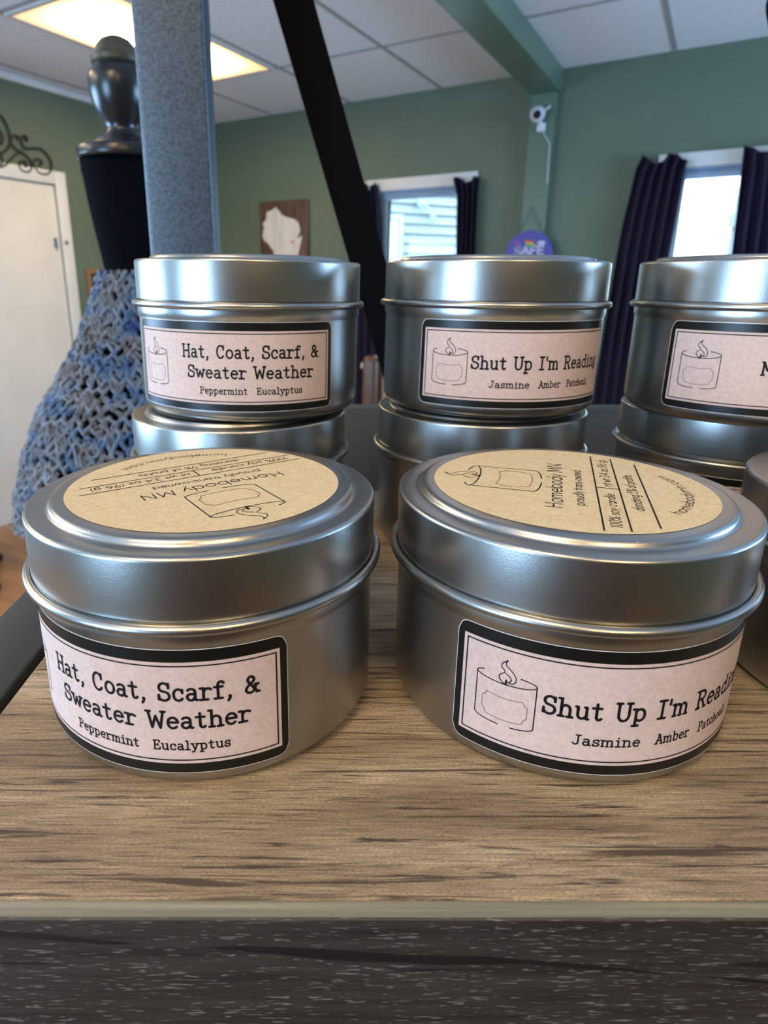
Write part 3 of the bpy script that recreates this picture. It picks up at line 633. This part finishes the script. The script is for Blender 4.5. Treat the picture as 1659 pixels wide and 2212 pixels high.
curtain('dark purple curtain at the left side of the bright window, flaring out towards the bottom', [(.725, 3.165, 3.38), (.66, 3.14, 3.375), (.40, 3.11, 3.368), (.25, 3.10, 3.36), (-.75, 3.06, 3.34)], 3, 5)
curtain('purple curtain at the far right with light showing through its folds', [(.735, 3.615, 3.93), (.6, 3.625, 3.95), (.24, 3.645, 3.97), (-.75, 3.66, 4.0)], 4, 6)
def rod(u0, u1, label):
    t = room_thing('curtain_rod', label, 'curtain rod', (u0 + u1) / 2, .03, .672, 'curtain rods')
    h = (u1 - u0) / 2; q = MB(); q.tube([(-h, -.025, 0), (h, -.025, 0)], .006, 10); q.build('rod', M['iron'], t)
    for s in (-1, 1):
        q = MB(); q.box(s * (h - .04) - .005, s * (h - .04) + .005, -.025, .007, -.006, .006); q.build('rod_bracket', M['iron'], t, 0)
# ------------------------------------------------------------------ outside
g = MB(); g.box(-25, 30, .14, 40, ZF - .35, ZF - .25); room_struct('ground', g, M['ground'])
nh = room_thing('neighbour_house', 'white clapboard house seen through the left window', 'house', 0.0, -3.4, ZF - .25); nh.rotation_euler = (0, 0, RZ + R(58))
q = MB()
for k in range(44):
    z = k * .115; q.add([(-2.5, 0, z), (4.2, 0, z), (4.2, .045, z + .115), (-2.5, .045, z + .115), (-2.5, .2, z), (4.2, .2, z), (4.2, .2, z + .115), (-2.5, .2, z + .115)], [(0, 1, 2, 3), (4, 7, 6, 5), (0, 4, 5, 1), (3, 2, 6, 7), (0, 3, 7, 4), (1, 5, 6, 2)])
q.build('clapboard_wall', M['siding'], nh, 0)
q = MB()
for a in ((-.80, -.74, 1.2, 2.50), (.13, .19, 1.2, 2.50), (-.74, .13, 1.2, 1.26), (-.74, .13, 2.44, 2.50)): q.box(a[0], a[1], -.06, -.001, a[2], a[3])
q.build('house_window_frame', M['blind'], nh, 0)
q = MB(); q.box(-.74, .13, -.03, -.012, 1.26, 2.44); q.build('house_window_pane', M['vinyl'], nh, 0)
q = MB(); q.sphere((.43, -.06, 2.64), .045, 12, 8); q.sphere((.62, -.06, 2.50), .035, 12, 8); q.tube([(.40, -.02, 2.70), (.50, -.08, 2.62), (.68, -.05, 2.46)], .015); q.build('outdoor_lamp', M['blind'], nh)
pl = room_thing('porch_post', 'pale blue post outside the bright window', 'post', 3.40, -1.0, ZF - .25)
q = MB(); q.box(.22, .27, -.03, .03, 0, 3.4); q.box(.20, .29, -.05, .05, 2.05, 2.13); q.box(.20, .29, -.05, .05, 1.4, 1.46); q.build('post_shaft', M['vinyl'], pl, 0)

# ------------------------------------------------------------------ on the walls
# state-shaped plaque
pq = room_thing('wall_plaque', 'dark wood wall plaque with a white state silhouette and red heart', 'wall plaque', .836, .002, .30)
q = MB(); q.box(-.212, .212, -.02, 0, -.22, .355, .003, 2); q.build('backboard', M['plank'], pq, 30)
wis = [(0.774, 0.615), (0.79, 0.595), (0.805, 0.586), (0.815, .568), (0.835, 0.555), (0.86, .545), (0.889, 0.537), (0.935, 0.526), (0.962, 0.507), (.975, .48), (0.98, 0.459), (0.979, 0.435), (.968, .42), (0.952, 0.4), (0.971, 0.4), (0.998, 0.417), (0.99, 0.381), (0.977, 0.339), (0.965, 0.297), (0.955, 0.218), (.95, .14), (0.775, 0.14), (.772, .2), (0.76, .26), (0.744, 0.321), (.72, .345), (0.705, 0.365), (.68, .38), (0.658, 0.401), (.652, .42), (0.656, 0.447), (0.669, 0.484), (0.654, 0.503), (.67, .52), (0.692, 0.538), (0.69, .56), (0.698, 0.586), (0.734, 0.593), (.755, .602)]
q = MB(); q.prism([(u - .836 + .0, z - .30) for u, z in wis], -.028, -.0205); q.build('state_silhouette', M['wash'], pq, 0)
hp = []
for k in range(24):
    a = 2 * math.pi * k / 24; hp.append((.08 + .00075 * 16 * math.sin(a) ** 3, .074 + .00075 * (13 * math.cos(a) - 5 * math.cos(2 * a) - 2 * math.cos(3 * a) - math.cos(4 * a))))
q = MB(); q.prism(hp, -.031, -.0282); q.build('heart', M['heart'], pq, 0)
# small framed picture on the left wall
fp = thing('picture_frame', 'small oak picture frame on the left wall between door and dress form', 'picture frame', W(.0, .985, -.02), RZ)
q = MB()
for a in ((-.135, -.105, -.17, .20), (.105, .135, -.17, .20), (-.105, .105, -.17, -.14), (-.105, .105, .17, .20)): q.box(.001, .022, a[0], a[1], a[2], a[3], .002, 1)
q.build('frame_moulding', M['frame'], fp, 30)
q = MB(); q.box(.001, .006, -.1045, .1045, -.1395, .1695); q.build('picture', M['art'], fp, 0)
# scrolled iron wall ornament above the door
def smooth_path(pts, k=5):
    out = []; n = len(pts); P = [Vector((p[0], p[1], 0)) for p in pts]
    for i in range(n - 1):
        a, b, c, d_ = P[max(i - 1, 0)], P[i], P[i + 1], P[min(i + 2, n - 1)]
        for j in range(k):
            t = j / k; out.append(.5 * ((2 * b) + (c - a) * t + (2 * a - 5 * b + 4 * c - d_) * t * t + (3 * b - a - 3 * c + d_) * t ** 3))
    out.append(P[-1]); return [(p.x, p.y) for p in out]
sc = tag(thing('iron_scroll', 'black wrought iron scroll ornament above the white door', 'wall ornament', W(0, 1.68, .755), RZ))
half = [[(1.585, 0.987), (1.563, 0.962), (1.544, 0.918), (1.539, 0.868), (1.559, 0.827), (1.59, 0.8), (1.617, 0.792), (1.65, .80), (1.665, .84), (1.65, .88), (1.625, .905), (1.599, 0.905), (1.586, 0.874), (1.601, 0.839), (1.615, 0.836), (1.622, .85)],
        [(1.493, 0.875), (1.495, 0.894), (1.512, 0.898), (1.53, 0.88), (1.535, 0.853), (1.514, 0.827), (1.476, 0.814), (1.438, 0.789), (1.423, 0.764), (1.438, 0.727), (1.464, 0.712), (1.5, 0.718), (1.51, 0.744), (1.492, 0.765), (1.469, 0.769), (1.458, 0.751), (1.474, 0.737)],
        [(1.438, 0.877), (1.434, 0.9), (1.452, 0.905), (1.468, 0.887), (1.469, 0.857), (1.448, 0.841), (1.41, 0.847), (1.371, 0.853), (1.333, 0.847), (1.299, 0.813), (1.287, 0.775), (1.305, 0.736), (1.333, 0.717), (1.382, 0.718), (1.407, 0.743), (1.412, 0.769), (1.39, 0.792), (1.361, 0.792), (1.356, 0.773), (1.373, 0.759)],
        [(1.66, .716), (1.63, 0.716), (1.602, 0.727), (1.567, 0.755), (1.529, 0.79), (1.49, 0.812)], [(1.66, .80), (1.625, 0.79), (1.61, 0.76), (1.619, 0.733), (1.65, .725)]]
for mir in (0, 1):
    for st in half:
        pts = smooth_path([((3.36 - v) if mir else v, z) for v, z in st]); q = MB()
        q.tube([(.016, 1.68 - v, z - .755) for v, z in pts], .0062, 7); q.build('scroll', M['iron'], sc)
# security camera on the pilaster
sc = room_thing('security_camera', 'small white security camera high on the green pilaster', 'camera', 2.625, .055, .935)
q = MB(); q.sphere((-.015, -.05, .048), .042, 28, 18); q.build('camera_head', M['plastic'], sc)
ld = Vector((.18, -1, -.25)).normalized(); c0 = Vector((-.015, -.05, .048)); q = MB(); q.tube([c0 + ld * .034, c0 + ld * .0445], .021, 24); q.build('lens', M['lens'], sc, 30)
q = MB(); q.tube([(.02, -.05, .06), (.05, -.045, .082)], .006, 8); q.build('antenna', M['plastic'], sc)
q = MB(); q.box(-.02, .025, -.03, -.001, -.035, .01, .006, 3); q.tube([(0, -.02, 0), (-.008, -.045, .02)], .012, 10); q.build('mount', M['plastic'], sc)
q = MB(); q.tube([(.01, -.02, -.03), (.035, -.006, -.07), (.055, -.004, -.1), (.06, -.004, -.3)], .0028, 6); q.build('cable', M['plastic'], sc)
# round hanging sign
sg = room_thing('hanging_sign', 'round violet sign hanging on the pilaster, its top showing above a tin', 'sign', 2.617, .0555, .25)
q = MB(); n_ = 64; q.prism([(.138 * math.cos(2 * math.pi * k / n_), .138 * math.sin(2 * math.pi * k / n_)) for k in range(n_)], -.008, -.001); q.build('sign_disc', M['purple'], sg, 30)
q = MB(); q.tube([(-.085, -.005, .10), (0, -.006, .262), (.08, -.005, .105)], .0018, 6); q.build('hanging_cord', M['iron'], sg)
q = MB()
for st in text_strokes('SAFE', 'sans', -.09, .10, .0, .05): pass
sm = lambda x, y: (x, -.0088, y)
ribbons(q, text_strokes('SAFE', 'sans', -.088, .088, .004, .046), .011, sm, .05); flat_build(q, 'sign_lettering', M['lettering'], sg)
cols = [('sign_red_stripe', (.55, .05, .03)), ('sign_yellow_stripe', (.6, .42, .04)), ('sign_green_stripe', (.06, .32, .10))]
for k, (nm, c) in enumerate(cols):
    q = MB(); z = .088 - k * .012; q.prism([(-.026 + k * .004, z), (.026, z - .008), (.026, z - .020), (-.026 + k * .004, z - .012)], -.0095, -.0081); q.build(nm, mat(nm, c, .5), sg, 0)
q = MB(); q.sphere((-.07, -.009, .068), .014, 12, 8, (1, .15, 1)); q.build('sign_pink_spot', mat('pink_spot', (.35, .05, .30), .5), sg)
q = MB(); q.sphere((.068, -.009, .068), .018, 12, 8, (1.3, .15, .6)); q.build('sign_white_spot', M['lettering'], sg)

# ------------------------------------------------------------------ dress form with its crochet shawl
fx, fy = -.2536, .85
df = thing('dress_form', 'black dress form with turned wooden finial and black fabric neck', 'dress form', (fx, fy, -SH))
zz = lambda z: z + SH
def dlathe(name, prof, material, seg=64, sy=1.0):
    q = MB(); q.lathe([(r, zz(z)) for r, z in prof], seg, sy=sy); return q.build(name, material, df, 40)
dlathe('neck_finial', [(.030, .2495), (.029, .257), (.023, .262), (.0195, .267), (.0185, .272), (.021, .277), (.0265, .285), (.0315, .295), (.0345, .308), (.0352, .322), (.0325, .331), (.027, .3365)], M['blackpaint'])
dlathe('finial_cap', [(.027, .3367), (.0295, .339), (.0297, .344), (.026, .347), (.0245, .350), (.0225, .357), (.017, .3635), (.009, .3672), (0, .368)], M['bronze'])
dlathe('neck_cap', [(.0535, .236), (.0555, .238), (.0560, .246), (.054, .249), (.042, .2525), (.034, .256), (.030, .260)], M['blackpaint'])
dlathe('fabric_body', [(.0540, .2355), (.0548, .232), (.0535, .228), (.0545, .225), (.0532, .221), (.050, .19), (.045, .155), (.040, .125), (.0365, .10), (.040, .07), (.052, .035), (.082, -.02), (.118, -.07), (.143, -.12), (.158, -.175), (.160, -.25), (.145, -.36), (.122, -.46), (.135, -.56), (.160, -.66), (.165, -.74), (.150, -.80), (.06, -.82)], M['jersey'], 72, .8)
dlathe('stand_pole', [(.014, -.8205), (.014, -1.30), (.03, -1.305), (.03, -1.33)], M['blackpaint'], 24)
for k in range(3):
    a = 2 * math.pi * k / 3 + .5; q = MB(); q.tube([(.03 * math.cos(a), .03 * math.sin(a), zz(-1.318)), (.12 * math.cos(a), .12 * math.sin(a), zz(-1.315)), (.21 * math.cos(a), .21 * math.sin(a), zz(-1.345))], [.014, .012, .014], 10); q.build('stand_foot', M['blackpaint'], df)
# shawl: rows of looping yarn over the shoulders
prof = [(.108, .040), (.078, .050), (.031, .071), (-.018, .101), (-.068, .136), (-.12, .159), (-.175, .177), (-.215, .186)]
def shr(z):
    for (za, a), (zb, b) in zip(prof[:-1], prof[1:]):
        if zb <= z <= za: k = (za - z) / (za - zb); return a + (b - a) * k
    return prof[-1][1] if z < 0 else prof[0][1]
arcL = [0]; ZS = [(.108 - .323 * i / 200) for i in range(201)]
for a, b in zip(ZS[:-1], ZS[1:]): arcL.append(arcL[-1] + math.hypot(a - b, shr(a) - shr(b)))
def s2z(s):
    s = max(0, min(s, arcL[-1])); lo = 0
    for i in range(200):
        if arcL[i + 1] >= s: return ZS[i] + (ZS[i + 1] - ZS[i]) * (s - arcL[i]) / (arcL[i + 1] - arcL[i] + 1e-9)
    return ZS[-1]
q = MB(); rnd = random.Random(5); rows = 24; ds = arcL[-1] / rows
for i in range(rows):
    s0 = (i + .5) * ds; rad = shr(s2z(s0)); low = i / rows; nl = max(9, int(2 * math.pi * rad * .92 / (.012 + .007 * low))); lace = .78 if i % 6 in (2, 3, 4) else .62
    for strand in range(2 if i % 3 != 1 or i < 6 else 1):
        pts = []; N_ = nl * 8; ph = rnd.uniform(0, 6.28); wob = rnd.uniform(0, 6.28)
        for k in range(N_):
            a = 2 * math.pi * k / N_; w = a * nl + (i % 2) * math.pi + strand * (.7 + .4 * math.sin(3 * a + ph)) + 1.1 * math.sin(7 * a + ph) + .7 * math.sin(13 * a + wob)
            s = s0 + ds * (lace + .1 * strand) * (1 + .45 * math.sin(11 * a + wob * 3 + i)) * math.sin(w) + ds * .3 * math.sin(5 * a + ph) + rnd.uniform(-.0009, .0009)
            z = s2z(s); r = shr(z) + .003 + .0025 * math.cos(w * 2 + strand) + rnd.uniform(-.0008, .0008) + .003 * math.sin(9 * a + wob)
            aa = a + .0034 / rad * math.sin(2 * w)
            pts.append((r * math.cos(aa), .82 * r * math.sin(aa), zz(z) - .004 * math.sin(4 * a) * low))
        q.tube(pts, (.0019 if strand else .0025), 5, closed=True)
for k in range(44):                                              # ribs of thicker stitches
    a0 = 2 * math.pi * k / 44 + rnd.uniform(-.03, .03); pts = []
    s_ = .11 if k % 2 else .004
    while s_ < arcL[-1]:
        z = s2z(s_); r = shr(z) + .003 + .002 * math.sin(s_ * 700); pts.append((r * math.cos(a0 + .05 * math.sin(s_ * 260 + k)), .82 * r * math.sin(a0 + .05 * math.sin(s_ * 260 + k)), zz(z))); s_ += .004
    q.tube(pts, .0024, 5)
sh = q.build('crochet_shawl', M['yarn'], None, 60); sh.location = (fx, fy, -SH)
tag(sh, 'blue and grey crocheted shawl draped over the black dress form', 'shawl')
# strands overlap the black body by design: the shawl lies on it

# ------------------------------------------------------------------ furniture glimpsed behind
ch = thing('armchair', 'brown and tan leather chair glimpsed between the two left stacks of tins', 'chair', (.235, 3.42, -SH), R(-12))
q = MB(); q.box(-.075, .02, -.02, .10, .50, 1.075, .035, 5); q.build('chair_wing', M['leather'], ch, 60)
q = MB(); q.box(.022, .62, .0, .12, .46, 1.06, .045, 6); q.build('backrest', M['tan'], ch, 60)
q = MB(); q.box(-.04, .60, -.55, -.005, .36, .48, .04, 5); q.build('seat_cushion', M['tan'], ch, 60)
q = MB(); q.box(-.13, -.045, -.56, .02, .30, .62, .03, 5); q.build('armrest', M['leather'], ch, 60)
q = MB(); q.box(.605, .69, -.56, .02, .30, .62, .03, 5); q.build('armrest', M['leather'], ch, 60)
for x in (-.09, .65):
    for y in (-.52, .0): q = MB(); q.tube([(x, y, 0), (x, y, .32)], .02, 10); q.build('leg', M['plank'], ch)
# caster end of an office chair base at the left edge
oc = thing('office_chair', 'black office chair base whose caster shows at the left edge on the floor', 'chair', (-1.98, 2.84, -SH), R(-8))
for k in range(5):
    a = 2 * math.pi * k / 5 - .05; c, s = math.cos(a), math.sin(a)
    q = MB(); q.tube([(0, 0, .13), (.2 * c, .2 * s, .105), (.33 * c, .33 * s, .085)], [.028, .022, .016], 10); leg = q.build('base_leg', M['rubber'], oc)
    q = MB(); 
    for w in (-.012, .012):
        wh = [(.0, -.009), (.024, -.009), (.027, 0), (.024, .009), (0, .009)]; m_ = MB(); m_.lathe(wh, 20, caps=False)
        q.add([(.33 * c - s * (z + w * 1.2) * 1.0 + c * x, .33 * s + c * (z + w * 1.2) + s * x, .0275 + y) for x, y, z in m_.v], m_.f)
    q.tube([(.33 * c, .33 * s, .03), (.33 * c, .33 * s, .085)], .008, 8); q.build('caster', M['rubber'], oc)
q = MB(); q.tube([(0, 0, .13), (0, 0, .42)], .025, 14); q.build('gas_column', M['rubber'], oc)
q = MB(); q.box(-.24, .24, -.24, .24, .42, .50, .035, 4); q.build('seat', M['rubber'], oc, 60)
q = MB(); q.box(-.25, -.19, -.22, .22, .56, 1.0, .03, 4); q.tube([(-.12, 0, .43), (-.23, 0, .45), (-.235, 0, .6)], .018, 8); q.build('backrest', M['rubber'], oc, 60)

# cabinet added behind the camera, unseen, to put a dark reflection in the tins
cb = thing('reflection_cabinet', 'dark brown cabinet added out of view to darken the reflections in the tins', 'cabinet', (.03, -.78, -SH), R(4))
q = MB(); q.box(-.42, .42, -.40, -.021, .08, 1.66, .004, 1); q.build('cabinet_body', M['leather'], cb, 30)
for sx in (-1, 1):
    q = MB(); q.box(min(sx * .004, sx * .415), max(sx * .004, sx * .415), -.020, 0, .10, 1.64, .003, 1); dr = q.build('cabinet_door', M['leather'], cb, 30)
    q = MB(); q.sphere((sx * .04, .015, 1.0), .014, 14, 8); q.build('door_knob', M['brass'], dr)
q = MB(); q.box(-.40, .40, -.38, -.04, 0, .0795); q.build('plinth', M['rubber'], cb, 0)

# lift the whole place so that the floor is at z = 0
for o in scene.objects:
    if o.parent is None: o.location.z += SH
